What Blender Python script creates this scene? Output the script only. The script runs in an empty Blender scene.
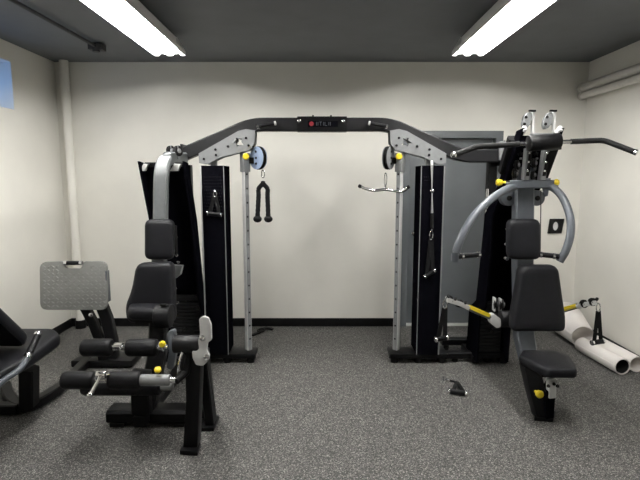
import bpy, bmesh, math, random
from mathutils import Vector, Matrix
from mathutils.geometry import tessellate_polygon

random.seed(7)
PI = math.pi
scene = bpy.context.scene
COL = scene.collection

# ------------------------------------------------------------------ camera
F = 480.0                      # focal length in pixels of a 640x480 frame
PITCH = math.atan(62 / 480)    # horizon sits at y = 178
CAMZ = 1.55
cam_data = bpy.data.cameras.new('camera')
cam_data.sensor_width = 36.0
cam_data.lens = F / 640 * 36.0
cam = bpy.data.objects.new('camera', cam_data)
COL.objects.link(cam)
cam.location = (0, 0, CAMZ)
cam.rotation_euler = (PI / 2 - PITCH, 0, 0)
scene.camera = cam

# ------------------------------------------------------------------ world and exposure
world = bpy.data.worlds.new('world')
scene.world = world
world.use_nodes = True
wbg = world.node_tree.nodes['Background']
wbg.inputs['Color'].default_value = (0.20, 0.45, 1.0, 1)
wbg.inputs['Strength'].default_value = 2.2
vs = scene.view_settings
vs.view_transform = 'Standard'
vs.look = 'None'
vs.gamma = 1.0
vs.use_curve_mapping = False
vs.exposure = 0.0
TUBE_POWER = 113.0

# ------------------------------------------------------------------ pixel helpers
CP, SP = math.cos(PITCH), math.sin(PITCH)
CAM = Vector((0, 0, CAMZ))


def ray(px, py):
    a = (px - 320) / F
    b = (240 - py) / F
    return Vector((a, CP + SP * b, -SP + CP * b))


def P(px, py, Y):            # pixel on the vertical plane y = Y
    d = ray(px, py)
    return CAM + d * (Y / d.y)


def PX(px, py, X):           # pixel on the vertical plane x = X
    d = ray(px, py)
    return CAM + d * (X / d.x)


def G(px, py, z=0.0):        # pixel on the level z
    d = ray(px, py)
    return CAM + d * ((z - CAMZ) / d.z)


# ------------------------------------------------------------------ materials
def mat(name, color, rough=0.5, metal=0.0, noise=0.0, nscale=30.0, bump=0.0, bscale=200.0, coat=0.0, spec=0.5):
    m = bpy.data.materials.new(name)
    m.use_nodes = True
    nt = m.node_tree
    b = nt.nodes['Principled BSDF']
    b.inputs['Roughness'].default_value = rough
    b.inputs['Metallic'].default_value = metal
    b.inputs['Specular IOR Level'].default_value = spec
    if coat:
        b.inputs['Coat Weight'].default_value = coat
    tc = nt.nodes.new('ShaderNodeTexCoord')
    if noise > 0:
        n = nt.nodes.new('ShaderNodeTexNoise')
        n.inputs['Scale'].default_value = nscale
        n.inputs['Detail'].default_value = 4
        nt.links.new(tc.outputs['Object'], n.inputs['Vector'])
        r = nt.nodes.new('ShaderNodeValToRGB')
        c0 = [max(0, c * (1 - noise)) for c in color]
        c1 = [min(1, c * (1 + noise)) for c in color]
        r.color_ramp.elements[0].position = 0.3
        r.color_ramp.elements[1].position = 0.7
        r.color_ramp.elements[0].color = (*c0, 1)
        r.color_ramp.elements[1].color = (*c1, 1)
        nt.links.new(n.outputs['Fac'], r.inputs['Fac'])
        nt.links.new(r.outputs['Color'], b.inputs['Base Color'])
    else:
        b.inputs['Base Color'].default_value = (*color, 1)
    if bump > 0:
        n2 = nt.nodes.new('ShaderNodeTexNoise')
        n2.inputs['Scale'].default_value = bscale
        nt.links.new(tc.outputs['Object'], n2.inputs['Vector'])
        bp = nt.nodes.new('ShaderNodeBump')
        bp.inputs['Strength'].default_value = bump
        bp.inputs['Distance'].default_value = 0.002
        nt.links.new(n2.outputs['Fac'], bp.inputs['Height'])
        nt.links.new(bp.outputs['Normal'], b.inputs['Normal'])
    return m


def emit(name, color, strength):
    m = bpy.data.materials.new(name)
    m.use_nodes = True
    nt = m.node_tree
    b = nt.nodes['Principled BSDF']
    b.inputs['Base Color'].default_value = (1, 1, 1, 1)
    b.inputs['Emission Color'].default_value = (*color, 1)
    b.inputs['Emission Strength'].default_value = strength
    return m


M = dict(
    wall=mat('wall_paint', (0.76, 0.742, 0.685), 0.6, noise=0.03, nscale=3, bump=0.15, bscale=90),
    ceiling=mat('ceiling_paint', (0.125, 0.132, 0.142), 0.7, noise=0.06, nscale=4),
    base=mat('baseboard_vinyl', (0.003, 0.003, 0.0033), 0.6, noise=0.1, spec=0.15),
    black=mat('black_powder_coat', (0.0035, 0.0035, 0.004), 0.42, noise=0.15, nscale=60, bump=0.1, bscale=400, spec=0.15),
    gloss=mat('gloss_black_acrylic', (0.003, 0.003, 0.0045), 0.30, noise=0.1, nscale=20, spec=0.0),
    beam=mat('charcoal_powder_coat', (0.008, 0.008, 0.009), 0.45, spec=0.2, noise=0.12, nscale=50, bump=0.1, bscale=400),
    vinyl=mat('black_vinyl', (0.006, 0.0062, 0.0082), 0.5, noise=0.12, nscale=40, bump=0.25, bscale=500, spec=0.22),
    foam=mat('black_foam', (0.004, 0.004, 0.005), 0.5, noise=0.15, nscale=60, bump=0.2, bscale=600, spec=0.18),
    silver=mat('silver_powder_coat', (0.19, 0.196, 0.2), 0.42, metal=0.15, noise=0.05, nscale=40),
    alu=mat('bright_aluminium', (0.66, 0.66, 0.65), 0.35, metal=0.3, noise=0.04, nscale=40),
    column=mat('light_grey_powder_coat', (0.128, 0.137, 0.140), 0.45, metal=0.1, noise=0.05, nscale=30),
    grey=mat('blue_grey_powder_coat', (0.085, 0.094, 0.108), 0.4, noise=0.06, nscale=30, metal=0.1, spec=0.4),
    chrome=mat('chrome', (0.75, 0.75, 0.76), 0.15, metal=1.0, noise=0.02),
    yellow=mat('yellow_plastic', (0.78, 0.60, 0.02), 0.4, noise=0.04),
    rubber=mat('black_rubber', (0.006, 0.006, 0.006), 0.75, noise=0.15, bump=0.2, spec=0.2),
    strap=mat('black_webbing', (0.006, 0.006, 0.0065), 0.8, noise=0.2, nscale=200, bump=0.3, bscale=800, spec=0.15),
    iron=mat('cast_iron_weight', (0.010, 0.010, 0.011), 0.4, noise=0.2, nscale=90, spec=0.3),
    cable=mat('coated_cable', (0.02, 0.02, 0.02), 0.4, noise=0.1),
    door=mat('grey_door_paint', (0.095, 0.105, 0.112), 0.45, noise=0.05, nscale=5),
    white=mat('white_enamel', (0.72, 0.72, 0.71), 0.4, noise=0.02),
    pipe=mat('painted_pipe', (0.60, 0.58, 0.54), 0.5, noise=0.05, nscale=20),
    darkpipe=mat('dark_conduit_paint', (0.035, 0.036, 0.040), 0.6, noise=0.1),
    paper=mat('white_paper', (0.80, 0.76, 0.73), 0.7, noise=0.03, nscale=8),
    red=mat('red_print', (0.22, 0.012, 0.02), 0.4, noise=0.05),
    plate=mat('tread_plate_grey', (0.20, 0.203, 0.195), 0.45, noise=0.06, nscale=20, metal=0.15),
    blueplate=mat('pale_blue_metal', (0.30, 0.38, 0.54), 0.35, metal=0.3, noise=0.05, nscale=20),
    tube=emit('fluorescent_tube', (1.0, 0.985, 0.95), TUBE_POWER),
)


def floor_material():
    m = bpy.data.materials.new('speckled_rubber_floor')
    m.use_nodes = True
    nt = m.node_tree
    b = nt.nodes['Principled BSDF']
    b.inputs['Roughness'].default_value = 0.75
    tc = nt.nodes.new('ShaderNodeTexCoord')

    def noise(scale, detail=2.0):
        n = nt.nodes.new('ShaderNodeTexNoise')
        n.inputs['Scale'].default_value = scale
        n.inputs['Detail'].default_value = detail
        n.inputs['Roughness'].default_value = 0.7
        nt.links.new(tc.outputs['Object'], n.inputs['Vector'])
        return n

    def ramp(fac, stops):
        r = nt.nodes.new('ShaderNodeValToRGB')
        el = r.color_ramp.elements
        el[0].position, el[0].color = stops[0][0], (*stops[0][1], 1)
        el[1].position, el[1].color = stops[-1][0], (*stops[-1][1], 1)
        for p, c in stops[1:-1]:
            e = el.new(p)
            e.color = (*c, 1)
        nt.links.new(fac, r.inputs['Fac'])
        return r

    v = nt.nodes.new('ShaderNodeTexVoronoi')
    v.inputs['Scale'].default_value = 210
    nt.links.new(tc.outputs['Object'], v.inputs['Vector'])
    sep = nt.nodes.new('ShaderNodeSeparateColor')
    nt.links.new(v.outputs['Color'], sep.inputs['Color'])
    fleck = ramp(sep.outputs[0], [(0.0, (0.014, 0.014, 0.014)), (0.40, (0.040, 0.0395, 0.0385)),
                                  (0.75, (0.090, 0.087, 0.083)), (1.0, (0.27, 0.262, 0.25))])
    n1 = noise(70, 3)
    mott = ramp(n1.outputs['Fac'], [(0.3, (0.55, 0.55, 0.55)), (0.7, (1.4, 1.39, 1.36))])
    mix = nt.nodes.new('ShaderNodeMix')
    mix.data_type = 'RGBA'
    mix.blend_type = 'MULTIPLY'
    mix.inputs['Factor'].default_value = 1.0
    nt.links.new(fleck.outputs['Color'], mix.inputs[6])
    nt.links.new(mott.outputs['Color'], mix.inputs[7])
    nt.links.new(mix.outputs[2], b.inputs['Base Color'])
    bp = nt.nodes.new('ShaderNodeBump')
    bp.inputs['Strength'].default_value = 0.4
    bp.inputs['Distance'].default_value = 0.004
    nt.links.new(n1.outputs['Fac'], bp.inputs['Height'])
    nt.links.new(bp.outputs['Normal'], b.inputs['Normal'])
    return m


M['floor'] = floor_material()


def glass_material():
    m = bpy.data.materials.new('window_glass')
    m.use_nodes = True
    nt = m.node_tree
    nt.nodes.clear()
    out = nt.nodes.new('ShaderNodeOutputMaterial')
    t = nt.nodes.new('ShaderNodeBsdfTransparent')
    g = nt.nodes.new('ShaderNodeBsdfGlossy')
    g.inputs['Roughness'].default_value = 0.05
    mx = nt.nodes.new('ShaderNodeMixShader')
    mx.inputs[0].default_value = 0.08
    nt.links.new(t.outputs[0], mx.inputs[1])
    nt.links.new(g.outputs[0], mx.inputs[2])
    nt.links.new(mx.outputs[0], out.inputs[0])
    return m


M['glass'] = glass_material()


# ------------------------------------------------------------------ mesh builder (world coordinates in, one object out)
def basis(d, up=Vector((0, 0, 1))):
    d = d.normalized()
    if abs(d.dot(up)) > 0.98:
        up = Vector((0, 1, 0)) if abs(d.y) < 0.9 else Vector((1, 0, 0))
    s = d.cross(up).normalized()
    u = s.cross(d).normalized()
    return s, u


class MB:
    def __init__(self):
        self.v = []
        self.f = []

    def add(self, vs, fs):
        o = len(self.v)
        self.v += [Vector(p) for p in vs]
        self.f += [tuple(i + o for i in f) for f in fs]
        return self

    def box(self, c, s, R=None):
        c = Vector(c)
        hs = Vector(s) / 2
        vs = []
        for z in (-1, 1):
            for x, y in ((-1, -1), (1, -1), (1, 1), (-1, 1)):
                p = Vector((x * hs.x, y * hs.y, z * hs.z))
                if R is not None:
                    p = R @ p
                vs.append(c + p)
        return self.add(vs, [(3, 2, 1, 0), (4, 5, 6, 7), (0, 1, 5, 4), (1, 2, 6, 5), (2, 3, 7, 6), (3, 0, 4, 7)])

    def prism(self, pts, off, holes=()):
        """outline (3D points) swept by the vector off, with optional holes"""
        off = Vector(off)
        loops = [[Vector(p) for p in pts]] + [[Vector(p) for p in h] for h in holes]
        flat = [p for l in loops for p in l]
        n = len(flat)
        fs = []
        if len(loops) == 1:
            fs.append(tuple(range(n)))
            fs.append(tuple(range(2 * n - 1, n - 1, -1)))
        else:
            for t in tessellate_polygon(loops):
                fs.append(tuple(t))
                fs.append(tuple(i + n for i in reversed(t)))
        o = 0
        for l in loops:
            k = len(l)
            for i in range(k):
                a, b = o + i, o + (i + 1) % k
                fs.append((b, a, a + n, b + n))
            o += k
        return self.add(flat + [p + off for p in flat], fs)

    def sweep(self, pts, section, up=Vector((0, 0, 1)), scales=None, closed=False):
        """section: list of (s,u) offsets swept along pts with mitred joints"""
        pts = [Vector(p) for p in pts]
        n = len(section)
        rings = []
        k = len(pts)
        for i, p in enumerate(pts):
            if closed:
                a, b = pts[i - 1], pts[(i + 1) % k]
                d1 = (p - a).normalized()
                d2 = (b - p).normalized()
            else:
                d1 = (p - pts[i - 1]).normalized() if i > 0 else (pts[1] - p).normalized()
                d2 = (pts[i + 1] - p).normalized() if i < k - 1 else d1
            d = (d1 + d2)
            d = d.normalized() if d.length > 1e-6 else d1
            s, u = basis(d, up)
            c = max(0.5, math.sqrt(max(0.0, (1 + d1.dot(d2)) / 2)))
            sc = scales[i] if scales else 1.0
            bend = (d2 - d1)
            bn = bend.normalized() if bend.length > 1e-6 else None
            ring = []
            for a, b in section:
                q = s * a * sc + u * b * sc
                if bn is not None:
                    q = q + bn * q.dot(bn) * (1 / c - 1)
                ring.append(p + q)
            rings.append(ring)
        vs = [q for r in rings for q in r]
        fs = []
        for i in range(k if closed else k - 1):
            j = (i + 1) % k
            for a in range(n):
                b = (a + 1) % n
                fs.append((i * n + a, i * n + b, j * n + b, j * n + a))
        if not closed:
            fs.append(tuple(range(n - 1, -1, -1)))
            fs.append(tuple((k - 1) * n + a for a in range(n)))
        return self.add(vs, fs)

    def tube(self, pts, r, n=14, scales=None, closed=False):
        sec = [(r * math.cos(2 * PI * i / n), r * math.sin(2 * PI * i / n)) for i in range(n)]
        return self.sweep(pts, sec, scales=scales, closed=closed)

    def rtube(self, pts, w, h, up=Vector((0, 0, 1)), ch=0.12, scales=None):
        """rectangular tube with rounded corners, w across, h along up"""
        c = min(w, h) * ch
        a, b = w / 2, h / 2
        sec = [(-a + c, -b), (a - c, -b), (a, -b + c), (a, b - c), (a - c, b), (-a + c, b), (-a, b - c), (-a, -b + c)]
        return self.sweep(pts, sec, up=up, scales=scales)

    def lathe(self, p0, d, prof, n=24):
        """profile of (distance along d, radius)"""
        p0 = Vector(p0)
        d = Vector(d).normalized()
        s, u = basis(d)
        vs, fs = [], []
        for t, r in prof:
            for i in range(n):
                a = 2 * PI * i / n
                vs.append(p0 + d * t + (s * math.cos(a) + u * math.sin(a)) * r)
        k = len(prof)
        for i in range(k - 1):
            for a in range(n):
                b = (a + 1) % n
                fs.append((i * n + a, i * n + b, (i + 1) * n + b, (i + 1) * n + a))
        fs.append(tuple(range(n - 1, -1, -1)))
        fs.append(tuple((k - 1) * n + a for a in range(n)))
        return self.add(vs, fs)

    def cyl(self, a, b, r, n=20, bev=0.0):
        a, b = Vector(a), Vector(b)
        L = (b - a).length
        if bev > 0:
            prof = [(0, r - bev), (bev * 0.3, r - bev * 0.3), (bev, r), (L - bev, r), (L - bev * 0.3, r - bev * 0.3), (L, r - bev)]
        else:
            prof = [(0, r), (L, r)]
        return self.lathe(a, b - a, prof, n)

    def sphere(self, c, r, sq=1.0, axis=(0, 0, 1), n=14):
        prof = []
        for i in range(9):
            a = PI * (i + 0.25) / 8.5
            prof.append((-math.cos(a) * r * sq, max(1e-4, math.sin(a) * r)))
        return self.lathe(c, axis, prof, n)

    def build(self, name, m, parent=None, bevel=0.0, seg=2, smooth=True, ang=35):
        off = Vector((0, 0, 0))
        if parent is not None:
            q = parent
            while q is not None:
                off += q.location
                q = q.parent
        me = bpy.data.meshes.new(name)
        me.from_pydata([p - off for p in self.v], [], self.f)
        bm = bmesh.new()
        bm.from_mesh(me)
        bmesh.ops.recalc_face_normals(bm, faces=bm.faces[:])
        if bevel > 0:
            es = [e for e in bm.edges if len(e.link_faces) == 2 and e.calc_face_angle(0) > math.radians(30)]
            bmesh.ops.bevel(bm, geom=es, offset=bevel, segments=seg, affect='EDGES', profile=0.6, clamp_overlap=True)
        bm.to_mesh(me)
        bm.free()
        me.materials.append(M[m] if isinstance(m, str) else m)
        if smooth:
            me.shade_smooth()
            me.set_sharp_from_angle(angle=math.radians(ang))
        o = bpy.data.objects.new(name, me)
        COL.objects.link(o)
        if parent is not None:
            o.parent = parent
        else:
            # origin at the foot of the thing
            xs = [p.x for p in self.v]
            ys = [p.y for p in self.v]
            zs = [p.z for p in self.v]
            c = Vector(((min(xs) + max(xs)) / 2, (min(ys) + max(ys)) / 2, min(zs)))
            me.transform(Matrix.Translation(-c))
            o.location = c
        return o


def tag(o, label, cat, group=None):
    o['label'] = label
    o['category'] = cat
    if group:
        o['group'] = group
    return o


def thing(name, label, cat, loc=(0, 0, 0), group=None):
    o = bpy.data.objects.new(name, None)
    o.empty_display_size = 0.1
    COL.objects.link(o)
    o.location = loc
    return tag(o, label, cat, group)


def struct(o):
    o['kind'] = 'structure'
    return o


def smooth_path(pts, n=6):
    """Catmull-Rom through the points"""
    pts = [Vector(p) for p in pts]
    out = []
    for i in range(len(pts) - 1):
        p0 = pts[i - 1] if i > 0 else pts[i] * 2 - pts[i + 1]
        p1, p2 = pts[i], pts[i + 1]
        p3 = pts[i + 2] if i + 2 < len(pts) else pts[i + 1] * 2 - pts[i]
        for k in range(n):
            t = k / n
            out.append(0.5 * ((2 * p1) + (p2 - p0) * t + (2 * p0 - 5 * p1 + 4 * p2 - p3) * t * t + (3 * p1 - p0 - 3 * p2 + p3) * t ** 3))
    out.append(pts[-1])
    return out


def fillet(pts, r, n=5):
    """round the inner corners of a polyline"""
    pts = [Vector(p) for p in pts]
    out = [pts[0]]
    for i in range(1, len(pts) - 1):
        a, p, b = pts[i - 1], pts[i], pts[i + 1]
        ra = min(r, (a - p).length * 0.45)
        rb = min(r, (b - p).length * 0.45)
        s = p + (a - p).normalized() * ra
        e = p + (b - p).normalized() * rb
        for k in range(n + 1):
            t = k / n
            out.append(s.lerp(p, t).lerp(p.lerp(e, t), t))
    out.append(pts[-1])
    return out


def round_poly(pts, r, n=5):
    """round all corners of a closed 2D/3D polygon"""
    pts = [Vector(p) for p in pts]
    out = []
    k = len(pts)
    for i in range(k):
        a, p, b = pts[i - 1], pts[i], pts[(i + 1) % k]
        rr = r[i] if isinstance(r, (list, tuple)) else r
        ra = min(rr, (a - p).length * 0.45)
        rb = min(rr, (b - p).length * 0.45)
        s = p + (a - p).normalized() * ra
        e = p + (b - p).normalized() * rb
        for j in range(n + 1):
            t = j / n
            out.append(s.lerp(p, t).lerp(p.lerp(e, t), t))
    return out


def pad(outline, th, nrm, edge=0.022):
    """upholstered pad: rounded slab with a soft crown; outline is its back loop, nrm the face direction"""
    mb = MB()
    nrm = Vector(nrm).normalized()
    pts = [Vector(p) for p in outline]
    c = sum(pts, Vector()) / len(pts)
    R = max((p - c).length for p in pts)
    levels = [(0.0, edge * 0.6), (th * 0.12, edge * 0.15), (th * 0.3, 0.0), (th * 0.62, 0.0), (th * 0.8, edge * 0.22), (th * 0.93, edge * 0.65), (th, edge * 1.35)]
    rings = []
    for h, inset in levels:
        rings.append([p + (c - p).normalized() * inset + nrm * h for p in pts])
    for k in (0.72, 0.4):
        rings.append([c + (p - c) * (k * (R - edge) / R) + nrm * (th + 0.006 * (1 - k)) for p in pts])
    n = len(pts)
    vs = [q for r in rings for q in r]
    fs = [tuple(range(n - 1, -1, -1))]
    for i in range(len(rings) - 1):
        for a in range(n):
            b = (a + 1) % n
            fs.append((i * n + a, i * n + b, (i + 1) * n + b, (i + 1) * n + a))
    fs.append(tuple((len(rings) - 1) * n + a for a in range(n)))
    return mb.add(vs, fs)


# ================================================================== THE ROOM
YB = 4.91
H = 2.683
XL = PX(62, 178, -1).x * 0 + P(62, 178, YB).x
XR = P(581.5, 178, YB).x
YF = -1.6
T = 0.12


def slab(name, m, c, s):
    return struct(MB().box(c, s).build(name, m, smooth=False))


floor = slab('floor', 'floor', ((XL + XR) / 2, (YB + YF) / 2, -0.05), (XR - XL + 2 * T, YB - YF + 2 * T, 0.10))
slab('ceiling', 'ceiling', ((XL + XR) / 2, (YB + YF) / 2, H + 0.05), (XR - XL + 2 * T, YB - YF + 2 * T, 0.10))
slab('wall_front', 'wall', ((XL + XR) / 2, YF - T / 2, H / 2), (XR - XL + 2 * T, T, H))
slab('wall_right', 'wall', (XR + T / 2, (YB + YF) / 2, H / 2), (T, YB - YF, H))

# back wall with the door opening
DX0, DX1 = P(401, 240, YB).x, P(498, 240, YB).x
DZ = P(450, 131, YB).z
mb = MB()
out = [(XL - T, YB, 0), (DX0, YB, 0), (DX0, YB, DZ), (DX1, YB, DZ), (DX1, YB, 0), (XR + T, YB, 0), (XR + T, YB, H), (XL - T, YB, H)]
mb.prism(out, (0, T, 0))
struct(mb.build('wall_back', 'wall', smooth=False))

# left wall with the small high window
wy1 = PX(12, 80, XL).y
wy0 = wy1 - 0.62
wz1, wz0 = PX(11, 62, XL).z, PX(11, 109, XL).z
mb = MB()
mb.prism([(XL, YF, 0), (XL, YB, 0), (XL, YB, H), (XL, YF, H)], (-0.22, 0, 0),
         holes=[[(XL, wy0, wz0), (XL, wy0, wz1), (XL, wy1, wz1), (XL, wy1, wz0)]])
struct(mb.build('wall_left', 'wall', smooth=False))
win = MB()
fx = XL - 0.15
win.prism([(fx, wy0, wz0), (fx, wy1, wz0), (fx, wy1, wz1), (fx, wy0, wz1)], (-0.05, 0, 0),
          holes=[[(fx, wy0 + .035, wz0 + .035), (fx, wy0 + .035, wz1 - .035), (fx, wy1 - .035, wz1 - .035), (fx, wy1 - .035, wz0 + .035)]])
w1 = struct(win.build('window_1', 'white', smooth=False))
MB().box((fx - .025, (wy0 + wy1) / 2, (wz0 + wz1) / 2), (.006, wy1 - wy0 - .07, wz1 - wz0 - .07)).build('pane', 'glass', w1, smooth=False)

# baseboards
BH = P(200, 318, YB).z
bb = MB()
bb.box(((XL + DX0) / 2, YB - .006, BH / 2), (DX0 - XL - 0.002, .012, BH))
struct(bb.build('baseboard_back', 'base', bevel=.002))
bb = MB().box(((DX1 + XR) / 2, YB - .006, BH / 2), (XR - DX1 - .002, .012, BH))
struct(bb.build('trim_1', 'base', bevel=.002))
bb = MB().box((XL + .006, (YB + YF) / 2 - .01, BH / 2), (.012, YB - YF - .03, BH))
struct(bb.build('baseboard_left', 'base', bevel=.002))
bb = MB().box((XR - .006, (YB + YF) / 2 - .01, BH / 2), (.012, YB - YF - .03, BH))
struct(bb.build('baseboard_right', 'base', bevel=.002))

# door in its frame
fw = 0.07
fr = MB()
fr.prism([(DX0, YB - .015, 0), (DX0, YB - .015, DZ), (DX1, YB - .015, DZ), (DX1, YB - .015, 0),
          (DX1 - fw, YB - .015, 0), (DX1 - fw, YB - .015, DZ - fw), (DX0 + fw, YB - .015, DZ - fw), (DX0 + fw, YB - .015, 0)], (0, .13, 0))
door = struct(fr.build('door_1', 'door', smooth=False))
MB().box(((DX0 + DX1) / 2, YB + .075, (DZ - fw) / 2 + .006), (DX1 - DX0 - 2 * fw - .006, .04, DZ - fw - .022)).build('door_leaf', 'door', door, bevel=.003)
MB().box(((DX0 + DX1) / 2, YB + .105, DZ / 2), (DX1 - DX0 - .004, .012, DZ - .004)).build('sky_block_board', 'door', door)  # added board behind the leaf, stops sky showing through the gap
MB().box(((DX0 + DX1) / 2, YB + .045, .008), (DX1 - DX0 - 2 * fw, .10, .016)).build('threshold', 'alu', door, bevel=.003)
hx = DX0 + fw + .07
hd = MB().cyl((hx, YB + .055, .98), (hx, YB + .03, .98), .026, bev=.003)
hd.tube(fillet([(hx, YB + .035, .98), (hx, YB + .005, .98), (hx + .11, YB + .005, .98)], .015), .009)
hd.build('door_handle', 'chrome', door)

# corner pipe of the left back corner
pc = P(71, 178, YB - .06)
cp = MB().cyl((pc.x, YB - .055, 0), (pc.x, YB - .055, H), .042, n=24)
o = thing('corner_pipe', 'x', 'pipe', (pc.x, YB - .055, 0))
cp.build('pipe_run', 'wall', o)
MB().cyl((pc.x, YB - .055, 0), (pc.x, YB - .055, BH), .052, n=24).build('floor_collar', 'base', o)
tag(o, 'vertical beige painted pipe in the corner of the back wall', 'pipe')

# two painted pipes along the right wall
for py0, r, lab in ((87.5, .040, 'upper beige painted pipe running along the wall above the paper rolls'),
                    (95.5, .034, 'lower beige painted pipe running along the wall above the paper rolls')):
    r_ = r
    xp = XR - r_ - .03
    z = P(582, py0, YB - .05).z
    pr = thing('wall_pipe', lab, 'pipe', (xp, (YB + YF) / 2, z), 'painted pipes high on the wall')
    MB().cyl((xp, YF, z), (xp, YB, z), r_, n=20).build('pipe_run', 'pipe', pr)
    MB().cyl((xp, YB - .05, z), (xp, YB - .02, z), r_ + .010, n=20, bev=.004).build('collar', 'pipe', pr)
    for k in range(3):
        yy = 3.6 - k * 1.6
        MB().box((xp + r_ * .5 + .02, yy, z), (r_ + .035, .02, .02)).build('bracket', 'pipe', pr)

# ceiling conduit with its box
za = H - .03
c_end = G(97, 47, za)
c_far = G(12, 0, za)
dirv = (c_far - c_end).normalized()
con = thing('ceiling_conduit', 'dark conduit with junction box fixed to the ceiling near the small window', 'conduit', (c_end.x, c_end.y, za))
MB().tube([c_end, c_end + dirv * 3.6], .014, n=10).build('conduit_run', 'darkpipe', con)
MB().box(c_end + Vector((0, 0, -.002)), (.12, .09, .055)).build('junction_box', 'darkpipe', con, bevel=.006)
MB().cyl(c_end + Vector((0, -.02, -.03)), c_end + Vector((0, -.02, -.045)), .03).build('cover', 'darkpipe', con)


# fluorescent fixtures
def fixture(xc, yfar, label):
    z0 = 2.60                     # underside of the channel
    L = 2.50
    t = thing('fluorescent_fixture', label, 'ceiling light', (xc, yfar - L / 2, z0), 'fluorescent strip lights on the ceiling')
    MB().box((xc, yfar - L / 2, z0 + .035), (.11, L, .07)).build('housing', 'white', t, bevel=.004)
    for s in (-1, 1):
        w = MB()
        w.prism([(xc + s * .048, yfar, z0 + .004), (xc + s * .121, yfar, z0 - .045), (xc + s * .121, yfar, z0 - .074),
                 (xc + s * .125, yfar, z0 - .074), (xc + s * .125, yfar, z0 - .042), (xc + s * .048, yfar, z0 + .010)], (0, -L, 0))
        w.build('reflector', 'white', t, smooth=False)
    for k in range(2):
        ya = yfar - .03 - k * 1.235
        yb = ya - 1.20
        for s in (-1, 1):
            x = xc + s * .054
            MB().cyl((x, ya, z0 - .036), (x, yb, z0 - .036), .0165, n=16).build('lamp_tube', 'tube', t)
            for ye in (ya + .008, yb - .008):
                MB().box((x, ye, z0 - .026), (.034, .014, .052)).build('lamp_holder', 'white', t, bevel=.003)
    for ye in (yfar + .003, yfar - L - .003):
        ep = [(xc - .125, ye, z0 - .074), (xc - .09, ye, z0 - .074), (xc - .075, ye, z0 - .060), (xc - .033, ye, z0 - .060), (xc - .02, ye, z0 - .074), (xc + .02, ye, z0 - .074),
              (xc + .033, ye, z0 - .060), (xc + .075, ye, z0 - .060), (xc + .09, ye, z0 - .074), (xc + .125, ye, z0 - .074), (xc + .125, ye, z0 - .04), (xc + .06, ye, z0 + .07), (xc - .06, ye, z0 + .07), (xc - .125, ye, z0 - .04)]
        MB().prism(ep, (0, .004 if ye > yfar else -.004, 0)).build('end_plate', 'white', t, smooth=False)
    for yy in (yfar - .35, yfar - L + .35):
        MB().cyl((xc, yy, z0 + .07), (xc, yy, H), .012, n=10).build('stem', 'white', t)
    return t


yfar = 4.02
fixture(-1.207, yfar, 'white fluorescent strip light above the leg extension station')
fixture(1.187, yfar, 'white fluorescent strip light above the lat pulldown station')

# wall plate seen past the press arm
q = P(555, 226, YB)
wp = thing('wall_plate', 'black square wall plate with pale round opening on back wall', 'wall plate', (q.x, YB, q.z - .08))
pl = [(q.x - .075, YB - .002, q.z - .075), (q.x + .065, YB - .002, q.z - .075), (q.x + .085, YB - .002, q.z + .075), (q.x - .06, YB - .002, q.z + .075)]
hole = [(q.x + .028 * math.cos(a * PI / 8), YB - .002, q.z + .045 * math.sin(a * PI / 8)) for a in range(16)]
MB().prism(pl, (0, -.014, 0), holes=[hole]).build('plate', 'rubber', wp, smooth=False)
mbc = MB().cyl((q.x, YB - .001, q.z), (q.x, YB - .006, q.z), .045)
mbc.build('cover_disc', 'white', wp)

# ================================================================== CABLE CROSSOVER FRAME
YC = 3.95
CX = .012


def bolt(mb_parent, p, d, r=.011, m='black', name='bolt'):
    p, d = Vector(p), Vector(d).normalized()
    return MB().lathe(p, d, [(0, r), (.005, r), (.008, r * .7)], n=10).build(name, m, mb_parent)


cross = thing('cable_crossover', 'charcoal cable crossover frame with overhead beam spanning two weight towers', 'cable machine', (CX, YC, 0))
# the overhead beam: level centre, sloping shoulders, level stub to the press tower
bz = [P(x, y, YC) for x, y in ((183.5, 154.5), (252, 124.8), (390, 124.8), (461, 156), (501, 156))]
beam = MB().rtube(fillet(bz, .10, 6), .085, .105, ch=.1).build('overhead_beam', 'beam', cross)
for px in (183.5, 501):
    c = bz[0] if px < 300 else bz[-1]
    MB().box(c, (.014, .13, .16)).build('end_flange', 'black', beam, bevel=.003)
# centre sleeve with name badge
s0, s1 = P(297.5, 124.5, YC), P(346.5, 124.5, YC)
MB().rtube([s0, s1], .098, .118, ch=.08).build('centre_sleeve', 'black', cross)
sleeve = bpy.data.objects['centre_sleeve']
fy = YC - .049
b0, b1 = P(308, 127, fy), P(338, 121, fy)
MB().box(((b0.x + b1.x) / 2, fy - .001, (b0.z + b1.z) / 2), (b1.x - b0.x, .004, b1.z - b0.z)).build('name_badge', 'gloss', sleeve, bevel=.001)
rc = P(311.5, 123.8, fy)
MB().cyl((rc.x, fy - .003, rc.z), (rc.x, fy - .006, rc.z), .018, n=20).build('badge_emblem', 'red', sleeve)
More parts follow.
